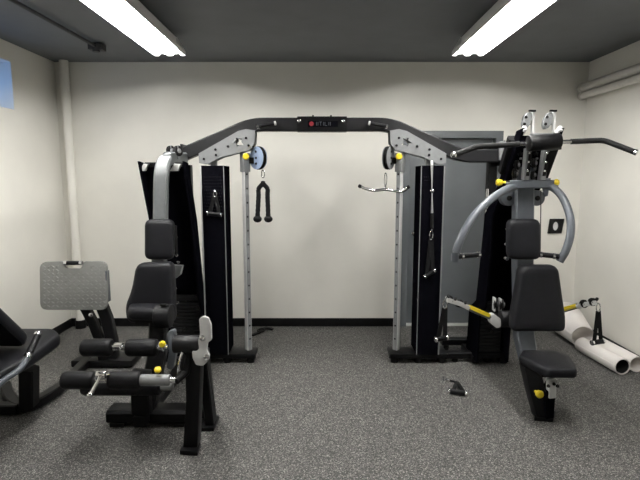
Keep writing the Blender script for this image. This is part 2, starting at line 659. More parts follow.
# worn lettering: strokes too small to read
lt = MB()
x = P(316.5, 124, fy).x
zc = P(320, 123.8, fy).z
for pat in ('I', 'I', 'T', 'I', 'L', 'I', 'I'):
    hgt, w = .028, .018
    if pat in 'INEL':
        lt.box((x, fy - .004, zc), (.004, .002, hgt))
    if pat == 'N':
        lt.box((x + w, fy - .004, zc), (.004, .002, hgt))
        lt.box((x + w / 2, fy - .004, zc), (.004, .002, hgt * 1.15), Matrix.Rotation(-.55, 3, 'Y'))
    if pat == 'T':
        lt.box((x + w / 2, fy - .004, zc), (.004, .002, hgt))
        lt.box((x + w / 2, fy - .004, zc + hgt / 2), (w, .002, .004))
    if pat in 'EL':
        lt.box((x + w / 2, fy - .004, zc - hgt / 2), (w, .002, .004))
    if pat == 'E':
        lt.box((x + w / 2, fy - .004, zc), (w, .002, .004))
        lt.box((x + w / 2, fy - .004, zc + hgt / 2), (w, .002, .004))
    x += .012 if pat == 'I' else w + .013
lt.build('badge_lettering', 'grey', sleeve, smooth=False)
for px in (299, 343.5):
    c = P(px, 121, fy)
    bolt(sleeve, c, (0, -1, 0), .013, 'chrome')
for px in (313, 331):
    c = P(px, 118, YC)
    MB().cyl((c.x, YC, c.z), (c.x, YC, c.z + .022), .007, n=8).build('stud', 'black', sleeve)
# chin grips on the underside face of the beam
for (xa, ya), (xb, yb) in (((257, 126.5), (276, 123)), ((387.5, 126.5), (368.5, 123))):
    a, b = P(xa, ya, YC - .10), P(xb, yb, YC - .10)
    d = (b - a).normalized()
    g = MB().cyl(a + d * .012, b - d * .012, .015, n=14).build('chin_grip', 'foam', cross)
    MB().cyl(a, a + d * .014, .017, n=14).build('grip_cap', 'chrome', g)
    MB().cyl(b - d * .014, b, .017, n=14).build('grip_cap', 'alu', g)
    for e in (a + d * .02, b - d * .02):
        MB().tube([e, Vector((e.x, YC - .03, e.z))], .009, n=8).build('grip_stalk', 'black', g)


def mir(px):
    return 645 - px          # mirror a pixel about the frame's centre line


def tower(side):
    S = (lambda p: p) if side < 0 else mir
    sx = side
    # --- sloping silver bracket plate under the beam
    yb = YC - .058
    outl = [(198.5, 153.5), (199, 163), (206.5, 164.5), (221.5, 157), (241, 152), (250, 149.5), (254.5, 143), (255, 130.5), (246, 129), (238, 131)]
    pts = [P(S(a), b, yb) for a, b in outl]
    hol = [P(S(a), b, yb) for a, b in ((233.5, 143), (236.5, 140), (236, 137.5), (239, 139), (242, 138), (241.5, 142), (243.5, 145), (240, 145), (237, 147), (236.5, 144))]
    br = MB().prism(pts, (0, .012, 0), holes=[hol]).build('bracket_plate', 'silver', cross, smooth=False)
    for a, b in ((204, 159), (215.5, 149.5), (216, 155), (228, 146.5), (246, 138), (248.5, 145.5)):
        bolt(br, P(S(a), b, yb), (0, -1, 0), .010, 'black')
    MB().prism([p + Vector((0, .115, 0)) for p in pts], (0, .012, 0), holes=[[p + Vector((0, .115, 0)) for p in hol]]).build('rear_bracket_plate', 'silver', cross, smooth=False)
    # --- silver column with adjustment holes, turned to face the middle
    rx = P(S(247), 250, YC).x
    ry = YC - .01
    ztop, zbot = P(S(247), 153, YC).z, .10
    R = Matrix.Rotation(sx * math.radians(40) * -1, 3, 'Z')
    w = .042
    up = MB().box((rx, ry, (ztop + zbot) / 2), (w, w, ztop - zbot), R).build('guide_column', 'alu', cross, bevel=.003)
    nrm = R @ Vector((-sx * 0, -1, 0))
    # the face that looks inwards carries the holes
    n1 = R @ Vector((1, 0, 0)) * (1 if side < 0 else -1)
    if n1.y > 0:
        n1 = R @ Vector((0, -1, 0))
    strip = MB()
    tdir = Vector((-n1.y, n1.x, 0))
    strip.prism([Vector((rx, ry, zbot)) + n1 * (w / 2) + tdir * .017, Vector((rx, ry, zbot)) + n1 * (w / 2) - tdir * .017,
                 Vector((rx, ry, ztop)) + n1 * (w / 2) - tdir * .017, Vector((rx, ry, ztop)) + n1 * (w / 2) + tdir * .017], n1 * .002)
    strip.build('number_strip', 'silver', up, smooth=False)
    k = 0
    z = zbot + .10
    while z < ztop - .12:
        c = Vector((rx, ry, z)) + n1 * (w / 2 + .001)
        MB().cyl(c, c + n1 * .0025, .008, n=10).build('adjustment_hole', 'rubber', up)
        z += .115
    # --- pulley carriage near the top
    cz0, cz1 = P(S(247), 172, YC).z, P(S(247), 153, YC).z
    car = MB().box((rx, ry, (cz0 + cz1) / 2), (.062, .062, cz1 - cz0), R).build('pulley_carriage', 'silver', cross, bevel=.004)
    kx = P(S(246), 156.5, YC - .07)
    kb = MB().lathe(kx + Vector((0, .03, 0)), (0, -1, 0), [(0, .010), (.012, .010), (.014, .024), (.036, .026), (.044, .018)], n=18)
    kb.build('pull_pin_knob', 'yellow', car)
    pc = P(S(258.3) if side < 0 else 388.5, 158, YC - .03)
    n = Vector((sx * .72, -.69, 0)) if side < 0 else Vector((sx * .88, -.48, 0))
    n.normalize()
    rr = .093
    MB().lathe(pc - n * .014, n, [(0, rr - .004), (.003, rr), (.008, rr), (.014, rr - .012), (.020, rr), (.025, rr), (.028, rr - .004)], n=28).build('pulley_wheel', 'rubber', car)
    for sgn in (1, -1):
        o = pc + n * sgn * .017
        nn = n * sgn
        s_, u_ = basis(nn)
        tdirv = Vector((-sx * -1 * abs(s_.x), s_.y, 0))
        inw = Vector((rx, ry, pc.z)) - pc
        inw.normalize()
        ring = []
        for a in range(24):
            th = 2 * PI * a / 24
            e = s_ * math.cos(th) + u_ * math.sin(th)
            ring.append(o + e * (rr * .98))
        pm = MB().prism(ring, nn * .004)
        ck = pm.build('pulley_cheek', 'blueplate' if side < 0 else 'silver', car, smooth=False)
        if sgn == 1:
            for e in (u_ * .05, u_ * -.045, s_ * .0):
                bolt(ck, o + nn * .004 + e, nn, .010, 'black')
    arm = MB().rtube([Vector((rx, ry, pc.z - .02)), pc + Vector((0, .0, -.02)) - n * .024], .02, .05)
    arm.build('pulley_yoke', 'black', car)
    # --- weight tower with glossy shroud
    xo, xi = P(S(203.5), 250, YC - .09).x, P(S(226), 250, YC - .09).x
    y0, y1 = YC - .10, YC + .15
    zt, zb = P(S(215), 165.5, YC - .1).z, .085
    xa, xb = min(xo, xi), max(xo, xi)
    sh = MB().box(((xa + xb) / 2, (y0 + y1) / 2, (zt + zb) / 2), (xb - xa, y1 - y0, zt - zb)).build('weight_shroud', 'gloss', cross, bevel=.006)
    for xx in (xa, xb):
        MB().box((xx, y0 - .002, (zt + zb) / 2), (.010 if abs(xx - xo) < 1e-6 else .006, .010, zt - zb - .01)).build('shroud_trim', 'alu' if abs(xx - xo) < 1e-6 and side < 0 else 'silver', sh, bevel=.002)
    # ventilated upper window with the weight stack bolts behind
    pm = MB()
    gx = (xa + xb) / 2
    for i in range(9 if side < 0 else 3):
        for j in range(12 if side < 0 else 2):
            pm.box((gx + (i - 4) * .016 + (.008 if j % 2 else 0) - .004, y0 - .001, zt - .09 - j * .026), (.004, .0024, .006))
    pv = pm.build('perforated_vents', 'iron', sh, smooth=False)
    pv['kind'] = 'stuff'
    MB().rtube([(gx - .01, YC + .02, zt), (gx - .01, YC + .02, P(S(215), 150, YC).z)], .05, .05, up=Vector((0, 1, 0))).build('top_post', 'silver', cross)
    # --- base plate and feet
    f0, f1 = P(S(199), 352, YC).x, P(S(256.5), 352, YC).x
    fa, fb = min(f0, f1), max(f0, f1)
    ym0, ym1 = YC - .085, YC + .10
    MB().box(((fa + fb) / 2, (ym0 + ym1) / 2, .066), (fb - fa, ym1 - ym0, .042)).build('base_plate', 'black', cross, bevel=.012)
    for xx in (f1 - sx * -.045, (fa + fb) / 2, f0 + sx * -.05):
        for yy in (ym0 + .045, ym1 - .045):
            MB().cyl((xx, yy, 0), (xx, yy, .048), .032, n=16, bev=.004).build('rubber_foot', 'rubber', cross)
    # cable from the pulley up and along
    MB().tube([pc + Vector((0, 0, .085)), P(S(250), 146, YC), P(S(206), 160, YC + .01)], .004, n=6).build('cable', 'cable', cross)
    return rx, ry, pc, n, (xa, xb, y0, zt)


rxl, ryl, pcl, nl, shl = tower(-1)
rxr, ryr, pcr, nr, shr = tower(1)

# floor tubes that tie the right tower to the press station
yb0 = 4.22
MB().rtube([(P(441, 348, yb0).x, yb0, .075), (P(505, 348, yb0).x, yb0, .075)], .07, .06).build('floor_tube', 'black', cross)
MB().rtube([(P(438, 359, YC).x, YC - .02, .06), (P(506, 359, YC).x, YC - .02, .06)], .07, .055).build('floor_tube', 'black', cross)
for xx in (1.15, 1.42):
    for yy in (yb0, YC - .02):
        MB().cyl((xx, yy, 0), (xx, yy, .05), .025, n=12).build('rubber_foot', 'rubber', cross)
# silver link sleeve with carabiner end hanging before the right shroud
c = P(432, 165, shr[2] - .03)
e = P(432, 228, shr[2] - .03)
MB().tube([c + Vector((0, .02, .03)), c, P(432, 214, shr[2] - .03)], .011, n=12).build('link_rod', 'alu', cross)
MB().tube([P(432, 213, shr[2] - .03), e], .013, n=12).build('rod_sleeve', 'rubber', cross)
MB().sphere(P(432, 191, shr[2] - .03), .017).build('rod_joint', 'chrome', cross)


# ================================================================== CABLE ATTACHMENTS
def carabiner(mb_top, length=.06, w=.014, th=.004, rot=0.0):
    t = Vector(mb_top)
    pts = []
    R = Matrix.Rotation(rot, 3, 'Z')
    for i in range(14):
        a = 2 * PI * i / 14
        pts.append(t + R @ Vector((math.sin(a) * w, 0, -length / 2 + math.cos(a) * length / 2)))
    return MB().tube(pts, th, n=6, closed=True)


def stirrup(top, grip_c, gdir, glen, label, name='stirrup_handle', hang=True):
    """strap triangle with a padded grip; top = where it clips on, grip_c = grip centre"""
    top, grip_c, gdir = Vector(top), Vector(grip_c), Vector(gdir).normalized()
    a, b = grip_c - gdir * glen / 2, grip_c + gdir * glen / 2
    t = thing(name, label, 'cable handle', (grip_c.x, grip_c.y, min(a.z, b.z) - .018), 'strap handles for the cables')
    g = MB().cyl(a + gdir * .012, b - gdir * .012, .0165, n=16, bev=.002).build('grip', 'foam', t)
    MB().cyl(a, a + gdir * .013, .018, n=16, bev=.002).build('grip_cap', 'chrome', g)
    MB().cyl(b - gdir * .013, b, .018, n=16, bev=.002).build('grip_cap', 'chrome', g)
    apex = top.lerp(grip_c, .18)
    st = MB()
    side = gdir
    nrm = (apex - grip_c).cross(side).normalized()
    for e, s in ((a + gdir * .02, -1), (b - gdir * .02, 1)):
        st.rtube([apex + side * s * .004, e], .004, .030, up=side if abs(side.dot((apex - e).normalized())) < .9 else nrm)
    st.build('strap', 'strap', t)
    d = (apex - top)
    L = d.length + .01
    pts = []
    s_, u_ = basis(d.normalized())
    for i in range(14):
        th = 2 * PI * i / 14
        pts.append(top + d * .5 + s_ * math.sin(th) * .013 + d.normalized() * math.cos(th) * L / 2)
    MB().tube(pts, .004, n=6, closed=True).build('carabiner', 'chrome', t)
    return t


# triceps rope on the left pulley
top = P(263, 170, pcl.y)
rope = thing('triceps_rope', 'black braided triceps rope with round ends hanging from the blue pulley', 'cable rope', (top.x, top.y, P(263, 223, pcl.y).z))
car = carabiner(top, .062, .012, .004)
car.build('carabiner', 'chrome', rope)
kt = P(263, 183, pcl.y)
MB().lathe(kt + Vector((0, 0, .018)), (0, 0, -1), [(0, .010), (.006, .018), (.030, .020), (.042, .014)], n=14).build('collar', 'rubber', rope)
for s, (mx, my), (ex, ey) in ((-1, (258.6, 196), (257.5, 217)), (1, (267.5, 196), (268.3, 217))):
    pts = smooth_path([kt + Vector((s * .006, 0, -.01)), P(mx, 189, pcl.y), P(mx, my, pcl.y), P(ex, ey, pcl.y)], 10)
    MB().tube(pts, .0175, n=10, scales=[1.0 + .16 * (i % 2) for i in range(len(pts))]).build('rope_strand', 'strap', rope)
    MB().sphere(P(ex, ey + 2, pcl.y), .036, .8).build('stopper_ball', 'rubber', rope)
# chrome curl bar on the right pulley
yq = pcr.y
bar = thing('curl_bar', 'short chrome cable bar with bent black tips hanging from the grey pulley', 'cable bar', P(385, 190, yq))
pts = [P(x, y, yq - dy) for x, y, dy in ((359.5, 186, .04), (365, 188.5, .02), (374, 190.5, .0), (385, 189.5, .0), (396, 191, .0), (402, 191.3, .02), (408.5, 187, .05))]
MB().tube(smooth_path(pts, 4), .0125, n=12).build('bar', 'chrome', bar)
for a, b in ((pts[0], pts[1]), (pts[-1], pts[-2])):
    d = (a - b).normalized()
    MB().cyl(a - d * .012, a + d * .006, .0145, n=12).build('end_cap', 'rubber', bar)
c1 = P(385.5, 173, yq)
c2 = P(385, 188, yq)
MB().cyl(c2 + Vector((0, 0, .03)), c2 + Vector((0, 0, -.01)), .010, n=12).build('swivel', 'chrome', bar)
carabiner(c1, (c1 - c2).length - .018, .011, .004).build('carabiner', 'chrome', bar)

# strap handle stored on the right tower (tilted chrome bar)
ys = shr[2] - .035
a, b = P(424.5, 277, ys), P(435, 270.5, ys)
stirrup(P(431.5, 231, ys), (a + b) / 2, b - a, (b - a).length, 'strap handle with tilted chrome grip hung on the weight tower before the grey door')
a, b = P(207, 213.5, shl[2] - .03), P(222, 215, shl[2] - .03)
h = stirrup(P(215, 192, shl[2] - .03), (a + b) / 2, b - a, (b - a).length, 'strap handle with level chrome grip hung on the weight tower beside the leg rollers')
# little hook brackets they hang on
for p, yf in ((P(431.5, 230, ys), shr[2]), (P(215, 191, shl[2] - .03), shl[2])):
    MB().tube(fillet([(p.x, yf + .005, p.z + .01), (p.x, p.y + .003, p.z), (p.x, p.y - .012, p.z + .004)], .01), .006, n=8).build('hook', 'chrome', cross)

# handle lying on the rubber floor
gz = .02
a, b = G(448.5, 391, gz), G(467, 393.5, gz)
d = (b - a).normalized()
fl = thing('stirrup_handle', 'strap handle with chrome end caps lying on the rubber floor', 'cable handle', ((a.x + b.x) / 2, (a.y + b.y) / 2, 0), 'strap handles for the cables')
g = MB().cyl(a + d * .012, b - d * .012, .019, n=16, bev=.002).build('grip', 'foam', fl)
MB().cyl(a, a + d * .013, .020, n=16, bev=.002).build('grip_cap', 'chrome', g)
MB().cyl(b - d * .013, b, .020, n=16, bev=.002).build('grip_cap', 'chrome', g)
apx = G(457, 382, .012)
st = MB()
st.rtube([a + d * .03, (a + d * .03).lerp(apx, .6) + Vector((0, 0, .006)), apx], .028, .006)
st.rtube([b - d * .02, (b - d * .02).lerp(apx, .6) + Vector((0, 0, .004)), apx], .028, .006)
st.rtube([apx, G(450, 380.5, .010)], .024, .006)
st.build('strap', 'strap', fl)
ln = MB()
ch = smooth_path([G(450, 380.5, .008), G(447, 379, .008), G(444, 381.5, .008), G(443, 377, .008)], 4)
ln.tube(ch, .006, n=6)
ln.build('snap_hook', 'chrome', fl)

# loose strap with buckle by the back wall
ls = thing('ankle_strap', 'black ankle strap with ring lying on floor below the back wall', 'strap', G(263, 331))
p = smooth_path([G(252, 335.5, .008), G(256, 333.5, .01), G(259, 332.5, .01), G(262, 329.5, .015), G(267, 328.3, .018), G(273, 329.3, .012)], 6)
MB().rtube(p, .035, .012).build('strap', 'strap', ls)
ring = [G(261, 331, .012) + Vector((math.cos(i * PI / 6) * .035, math.sin(i * PI / 6) * .05, .008)) for i in range(12)]
MB().tube(ring, .008, n=6, closed=True).build('ring', 'rubber', ls)

# ================================================================== SHARED STATION PIECES
def leaning_tower(root, xin, xout, prof, depth, stack_n, name_stack='weight_plate'):
    """weight tower: two leaning side panels, a rear guard, a plate stack on chrome rods, floor skids.
    prof: back edge (Y, z) from the top down, on the plane x = xin"""
    for x in (xin, xout):
        s = 1 if x > (xin + xout) / 2 else -1
        front = [(Y - d, z + .01 * (i == 0)) for i, ((Y, z), d) in enumerate(zip(prof, depth))]
        pts = [Vector((x, Y, z)) for Y, z in prof] + [Vector((x, Y, z)) for Y, z in reversed(front)]
        MB().prism(pts, (s * .018, 0, 0)).build('side_panel', 'gloss', root, bevel=.003)
    x0, x1 = min(xin, xout), max(xin, xout)
    g = MB()
    for i in range(len(prof) - 1):
        (ya, za), (yb, zb) = prof[i], prof[i + 1]
        pts = [Vector((x0 + .002, ya - .012, za - .03 * (i == 0))), Vector((x1 - .002, ya - .012, za - .03 * (i == 0))),
               Vector((x1 - .002, yb - .012, zb)), Vector((x0 + .002, yb - .012, zb))]
        g.prism(pts, (0, .008, 0))
    g.build('rear_guard', 'gloss', root, smooth=False)
    xc = (x0 + x1) / 2
    # plates
    yb, zb = prof[-1]
    ys = prof[-2][0] - .11
    w = (x1 - x0) - .05
    proto = None
    for k in range(stack_n):
        z = .12 + k * .030
        if proto is None:
            proto = MB().box((xc, ys, z), (w, .11, .026)).build(name_stack, 'iron', root, bevel=.003)
            base = proto.location.copy()
        else:
            c = proto.copy()
            COL.objects.link(c)
            c.location = base + Vector((0, 0, k * .030))
    ztop = .12 + stack_n * .030
    zr = prof[1][1]
    for s in (-1, 1):
        MB().cyl((xc + s * w * .33, ys, .06), (xc + s * w * .33, ys, zr), .011, n=12).build('guide_rod', 'chrome', root)
    MB().cyl((xc, ys, ztop - .05), (xc, ys, ztop + .28), .014, n=12).build('selector_rod', 'alu', root)
    MB().box((xc, ys, ztop + .02), (w, .12, .05)).build('top_plate', 'iron', root, bevel=.004)
    MB().cyl((xc, ys - .05, .12 + .030 * 6), (xc, ys - .12, .12 + .030 * 6), .012, n=12, bev=.003).build('selector_pin', 'rubber', root)
    # skids and crossbar
    for x in (x0, x1):
        MB().rtube([(x, ys - .07, .045), (x, prof[-1][0] + .10, .045)], .06, .06).build('floor_skid', 'black', root)
    MB().box((xc, ys, .085), (x1 - x0, .16, .04)).build('stack_base', 'black', root, bevel=.004)
    return xc, ys


def pulley(root, c, n, r, wheel='rubber', cheek='silver'):
    c, n = Vector(c), Vector(n).normalized()
    w = MB().lathe(c - n * .012, n, [(0, r - .004), (.003, r), (.007, r), (.012, r - .010), (.017, r), (.021, r), (.024, r - .004)], n=22).build('pulley', wheel, root)
    MB().lathe(c - n * .019, n, [(0, r * .35), (.004, r * .45), (.034, r * .45), (.038, r * .35)], n=14).build('pulley_hub', cheek, w)
    return w


# ================================================================== LEG EXTENSION STATION (left)
legx = thing('leg_extension_station', 'leg extension station with padded rollers beneath a grey curved column', 'exercise machine', (-1.13, 3.1, 0))
profL = [(p.y, p.z) for p in (PX(186, 163, -.98), PX(195, 220, -.98), PX(202, 290, -.98))]
profL += [(4.06, .45), (4.08, .05)]
xc, ysL = leaning_tower(legx, -.98, -1.28, profL, [.10, .12, .17, .22, .24], 14)
# silver end caps of the panels and the top crossmember
for px0, px1 in ((139.5, 148), (170, 181)):
    Yc = profL[0][0] - .06
    pts = [P(px0, 171, Yc), P(px0 + 4, 163.5, Yc), P(px1, 164, Yc), P(px1 - 3, 171, Yc)]
    MB().prism(pts, (0, .03, 0)).build('panel_cap', 'alu', legx, bevel=.002)
MB().box((xc, profL[0][0] + .02, profL[0][1] - .02), (.30, .05, .05)).build('top_crossmember', 'black', legx, bevel=.004)
# rear upright the beam bolts to
ru = P(188.5, 165, 4.03)
MB().rtube([(ru.x, 4.03, .05), (ru.x, 4.03, ru.z)], .05, .07, up=Vector((0, 1, 0))).build('rear_upright', 'black', legx)
MB().rtube([(ru.x, 4.03, .05), (-1.13, 4.03, .05)], .05, .05).build('rear_foot_tube', 'black', legx)
# grey curved column
colp = [P(184, 158.5, 3.90), P(161.5, 158.5, 3.34), P(160.5, 230, 3.33), P(158, 300, 3.24), P(156, 345, 3.08)]
MB().rtube(fillet(colp, .17, 8), .096, .06, up=Vector((0, -1, .0)), ch=.2).build('curved_column', 'column', legx)
for px in (171, 178):
    c = P(px, 151, 3.62)
    w = pulley(legx, c, (.85, -.5, .1), .040)
    MB().box(c + Vector((.0, .01, -.01)), (.012, .05, .10)).build('pulley_bracket', 'silver', w, bevel=.003)
# small hardware seen beside the head pad
for px, py in ((175, 227), (177, 237), (177, 255), (179, 262), (176, 288), (178, 302)):
    c = P(px, py, 3.45)
    MB().cyl(c, c + Vector((.0, -.02, 0)), .011, n=10, bev=.002).build('adjustment_stud', 'chrome', legx)
c = P(177, 270, 3.34)
MB().prism([P(172, 265.5, 3.34), P(182, 266, 3.34), P(180, 275, 3.34), P(175, 279, 3.34), P(172, 278, 3.34)], (0, .05, 0)).build('back_pad_bracket', 'silver', legx, bevel=.004)


def padpix(outl, Y, r, th, nrm, edge=.022, lean=0.0):
    """outline in pixels on a plane leaning by lean (dY per dz)"""
    pts0 = [P(a, b, Y) for a, b in outl]
    zc = sum(p.z for p in pts0) / len(pts0)
    pts = []
    for (a, b), p in zip(outl, pts0):
        pts.append(P(a, b, Y - th * .6 + (p.z - zc) * lean) + Vector((0, th * .6, 0)))
    return pad(round_poly(pts, r, 6), th, nrm, edge)


# head pad, back pad, seat
padpix([(145, 259.5), (145, 219.5), (173.5, 219.5), (174, 259.5)], 3.27, .045, .07, (0, -1, 0), lean=.08).build('head_pad', 'vinyl', legx)
MB().box(P(175.5, 240, 3.30), (.015, .05, .20)).build('head_pad_plate', 'black', legx, bevel=.004)
padpix([(125.5, 306), (132, 290), (137, 263), (173, 262), (175, 290), (175.5, 323), (128, 323)], 3.17, [.06, .12, .05, .04, .1, .05, .06], .085, (0, -1, 0), lean=.10).build('back_pad', 'vinyl', legx)
sz = .655
sp = [(P(129, 315, 3.12).x, 3.14), (P(127.5, 315, 2.96).x, 2.95), (P(160, 315, 2.96).x, 2.93), (P(165, 315, 3.12).x, 3.14)]
seat = pad(round_poly([Vector((x, y, sz)) for x, y in sp], .05, 6), .075, (0, 0, 1))
seat.build('seat_pad', 'vinyl', legx)
MB().box((-1.10, 3.04, sz - .012), (.16, .14, .025)).build('seat_plate', 'black', legx, bevel=.004)
# round bolster at the pad's side
a, b = P(156, 316, 2.96), P(171.5, 316, 2.96)
L = (b - a).length
bo = MB().lathe(a, (1, 0, 0), [(0, .065), (.006, .076), (L - .008, .076), (L - .002, .072), (L, .066)], n=28).build('hip_bolster', 'foam', legx)
MB().box(P(163.5, 304.5, 2.93), (.035, .03, .008)).build('bolster_slot', 'rubber', bo, bevel=.002)
# seat post and spine tube
spine = [P(159, 318, 3.06), P(158, 352, 3.0), Vector((-1.10, 2.88, .10))]
MB().rtube(spine, .11, .08, up=Vector((0, -1, 0))).build('seat_post', 'black', legx)
MB().rtube([(-1.10, 2.76, .075), (-1.10, 3.98, .055)], .08, .07).build('spine_tube', 'black', legx)
# grey arm plate at the upper rollers' end
MB().prism(round_poly([P(166, 333, 2.80), P(174, 330, 2.80), P(176, 352, 2.80), P(173, 370, 2.80), P(166, 369, 2.80), P(169, 350, 2.80)], .02), (0, .05, 0)).build('roller_arm_plate', 'grey', legx, bevel=.004)
# cross foot on the floor
f0, f1 = G(106.5, 428), G(190, 428)
yf = f0.y
MB().rtube([(f0.x, yf + .07, .065), (f1.x + .02, yf + .07, .065)], .14, .085, ch=.2).build('cross_foot', 'black', legx)
for xx in (f0.x + .06, f1.x - .06):
    MB().box((xx, yf + .07, .012), (.09, .12, .024)).build('rubber_pad', 'rubber', legx, bevel=.003)
MB().cyl((P(149, 411, yf + .06).x, yf + .05, .105), (P(149, 411, yf + .06).x, yf + .05, .118), .012, n=8).build('bolt', 'black', legx)


def rollers(y, xs, py, r, shaft_to, shaft_m, label_gap=True):
    z = P(100, py, y).z
    sh = MB().cyl((P(xs[0][0], py, y).x + .01, y, z), (P(shaft_to, py, y).x, y, z), .017, n=14).build('roller_shaft', 'chrome', legx)
    for a, b in xs:
        xa, xb = P(a, py, y).x, P(b, py, y).x
        ro = MB().lathe((xa, y, z), (1, 0, 0), [(0, r * .72), (.002, r * .86), (.010, r * .97), (.022, r), (xb - xa - .022, r), (xb - xa - .010, r * .97), (xb - xa - .002, r * .86), (xb - xa, r * .72)], n=28)
        ro.build('foam_roller', 'foam', legx)
    return z


zr1 = rollers(2.75, ((82.5, 112), (127, 157)), 347.5, .0525, 168, 'chrome')
c = P(160, 346, 2.75)
MB().cyl(c, c + Vector((.03, 0, 0)), .035, n=16, bev=.004).build('roller_stop', 'chrome', legx)
c = P(163.5, 343, 2.72)
MB().lathe(c, (0, -1, 0), [(0, .010), (.01, .018), (.028, .019), (.034, .012)], n=16).build('pull_pin_knob', 'yellow', legx)
c = P(117.5, 346.5, 2.75)
MB().box(c, (.06, .05, .035)).build('roller_clamp', 'chrome', legx, bevel=.008)
# lower ankle rollers: front pair and one behind
zr2 = rollers(2.50, ((63, 95), (109.5, 141)), 380, .049, 176, 'chrome')
c0, c1 = P(140.5, 380, 2.50), P(170, 380, 2.50)
MB().cyl(c0, c1, .031, n=20, bev=.003).build('ankle_arm_tube', 'silver', legx)
c = P(158.5, 372, 2.50)
MB().lathe(c, (0, -.5, .9), [(0, .008), (.012, .018), (.026, .018), (.032, .010)], n=14).build('pull_pin_knob', 'yellow', legx)
y3 = 2.66
z3 = P(120, 386, y3).z
xa, xb = P(83, 386, y3).x, P(161, 386, y3).x
MB().lathe((xa, y3, z3), (1, 0, 0), [(0, .038), (.004, .048), (.02, .054), (xb - xa - .02, .054), (xb - xa - .004, .048), (xb - xa, .038)], n=24).build('foam_roller', 'foam', legx)
MB().cyl((xb, y3, z3), (P(173, 387, y3).x, y3, z3), .025, n=16, bev=.002).build('ankle_arm_tube', 'silver', legx)
# chrome lever of the adjustable roller
lv = [P(108, 374.5, 2.47), P(101.5, 374.5, 2.44), P(90, 395, 2.40)]
le = MB().tube(fillet(lv, .02), .011, n=10).build('adjustment_lever', 'chrome', legx)
MB().sphere(lv[-1], .017).build('lever_tip', 'chrome', le)
c = P(100.5, 374.5, 2.45)
MB().cyl(c + Vector((-.02, 0, 0)), c + Vector((.03, 0, 0)), .020, n=14, bev=.003).build('lever_clamp', 'chrome', legx)
# post between the rollers and the cross foot
MB().rtube([P(141, 372, 2.74), P(142, 412, 2.80)], .11, .07, up=Vector((0, -1, 0))).build('roller_post', 'black', legx)
# pivot post at the side, tapering to its foot
yp = 2.56
pts = [P(184, 349, yp), P(201, 349, yp), P(200, 385, yp), P(197.5, 449, yp), P(182.5, 449, yp), P(185.5, 400, yp)]
MB().prism(pts, (0, .09, 0)).build('pivot_post', 'black', legx, bevel=.012)
ft = [G(179.5, 455), G(198, 456.5), G(201, 446), G(184, 445)]
MB().prism([Vector((p.x, p.y, 0)) for p in ft], (0, 0, .028)).build('post_foot', 'black', legx, bevel=.008)
MB().rtube([P(203, 352, 2.68), P(209, 405, 2.80), Vector((P(210, 424, 2.83).x, 2.86, .02))], .055, .09, up=Vector((0, -1, 0))).build('rear_brace', 'black', legx)
MB().box((P(208, 424, 2.86).x, 2.86, .014), (.11, .16, .028)).build('brace_foot', 'black', legx, bevel=.006)
MB().rtube([(P(206, 422, 2.86).x, 2.88, .075), (-1.10, 2.90, .075)], .06, .06).build('brace_tube', 'black', legx)
a, b = P(174, 344, yp + .03), P(202, 344, yp + .03)
pv = MB().cyl(a, b, .050, n=26, bev=.006).build('pivot_housing', 'beam', legx)
# cam and its lugs
camp = [(199, 319), (203, 316.5), (208, 318), (211, 325), (211.5, 340), (207.5, 343), (206.5, 351), (209.5, 356), (208, 361), (203, 366), (196, 365), (192.5, 358), (192, 351), (196, 351.5), (199, 349), (198, 341), (200, 334)]
cm = MB().prism(round_poly([P(x, y, yp - .02) for x, y in camp], .008, 3), (0, .022, 0)).build('cam', 'alu', legx, bevel=.003)
for x, y in ((202.5, 338), (206.5, 357)):
    bolt(cm, P(x, y, yp - .02), (0, -1, 0), .016, 'chrome', 'pivot_bolt')
MB().tube([P(207, 359, yp), Vector((P(207, 359, yp).x - .02, 2.80, .16)), Vector((-1.06, 3.72, .14))], .004, n=6).build('cable', 'cable', legx)
MB().tube(smooth_path([P(183, 352, yp - .02), P(180, 360, yp - .02), P(179, 372, yp - .02), P(181, 384, yp - .01)], 5), .010, n=8).build('range_stop', 'chrome', legx)
MB().tube([P(176, 381, 2.50), P(186, 372, 2.56), P(190, 352, 2.58)], .022, n=12).build('ankle_arm', 'black', legx)

# ================================================================== LEG PRESS (far left)
lp = thing('leg_press_station', 'leg press station with grey tread foot plate and black seat by the windowed wall', 'exercise machine', (-2.0, 3.2, 0))
yq = 3.72
outl = [(40, 310), (39.5, 262), (62, 261.5), (66, 268.5), (81, 268.5), (84, 261.5), (107, 261.5), (107.5, 310)]


def lean(px, py, Y, k=.10, zc=.72):
    p = P(px, py, Y)
    return P(px, py, Y + (p.z - zc) * k)


pts = round_poly([lean(x, y, yq) for x, y in outl], [.06, .06, .015, .02, .02, .015, .06, .06], 5)
fp = MB().prism(pts, (0, .022, 0)).build('foot_plate', 'plate', lp, bevel=.004)
tr = MB()
for i in range(15):
    for j in range(12):
        px, py = 44.5 + i * 4.3, 266.5 + j * 3.6
        if 60 < px < 88 and py < 272:
            continue
        c = lean(px, py, yq)
        s = 1 if (i + j) % 2 else -1
        d = Vector((.014 * s, 0, .010))
        e = Vector((-.0035 * s, 0, .004))
        tr.add([c - d, c + e, c + d, c - e, c + Vector((0, -.006, 0))], [(0, 1, 4), (1, 2, 4), (2, 3, 4), (3, 0, 4)])
o = tr.build('raised_tread', 'plate', fp, smooth=False)
o['kind'] = 'stuff'
a, b = lean(64.5, 263, yq - .01), lean(82.5, 263, yq - .01)
d = (b - a).normalized()
gp = MB().cyl(a + d * .02, b - d * .02, .016, n=14).build('plate_grip', 'foam', fp)
MB().cyl(a, a + d * .022, .018, n=14).build('grip_cap', 'chrome', gp)
MB().cyl(b - d * .022, b, .018, n=14).build('grip_cap', 'chrome', gp)
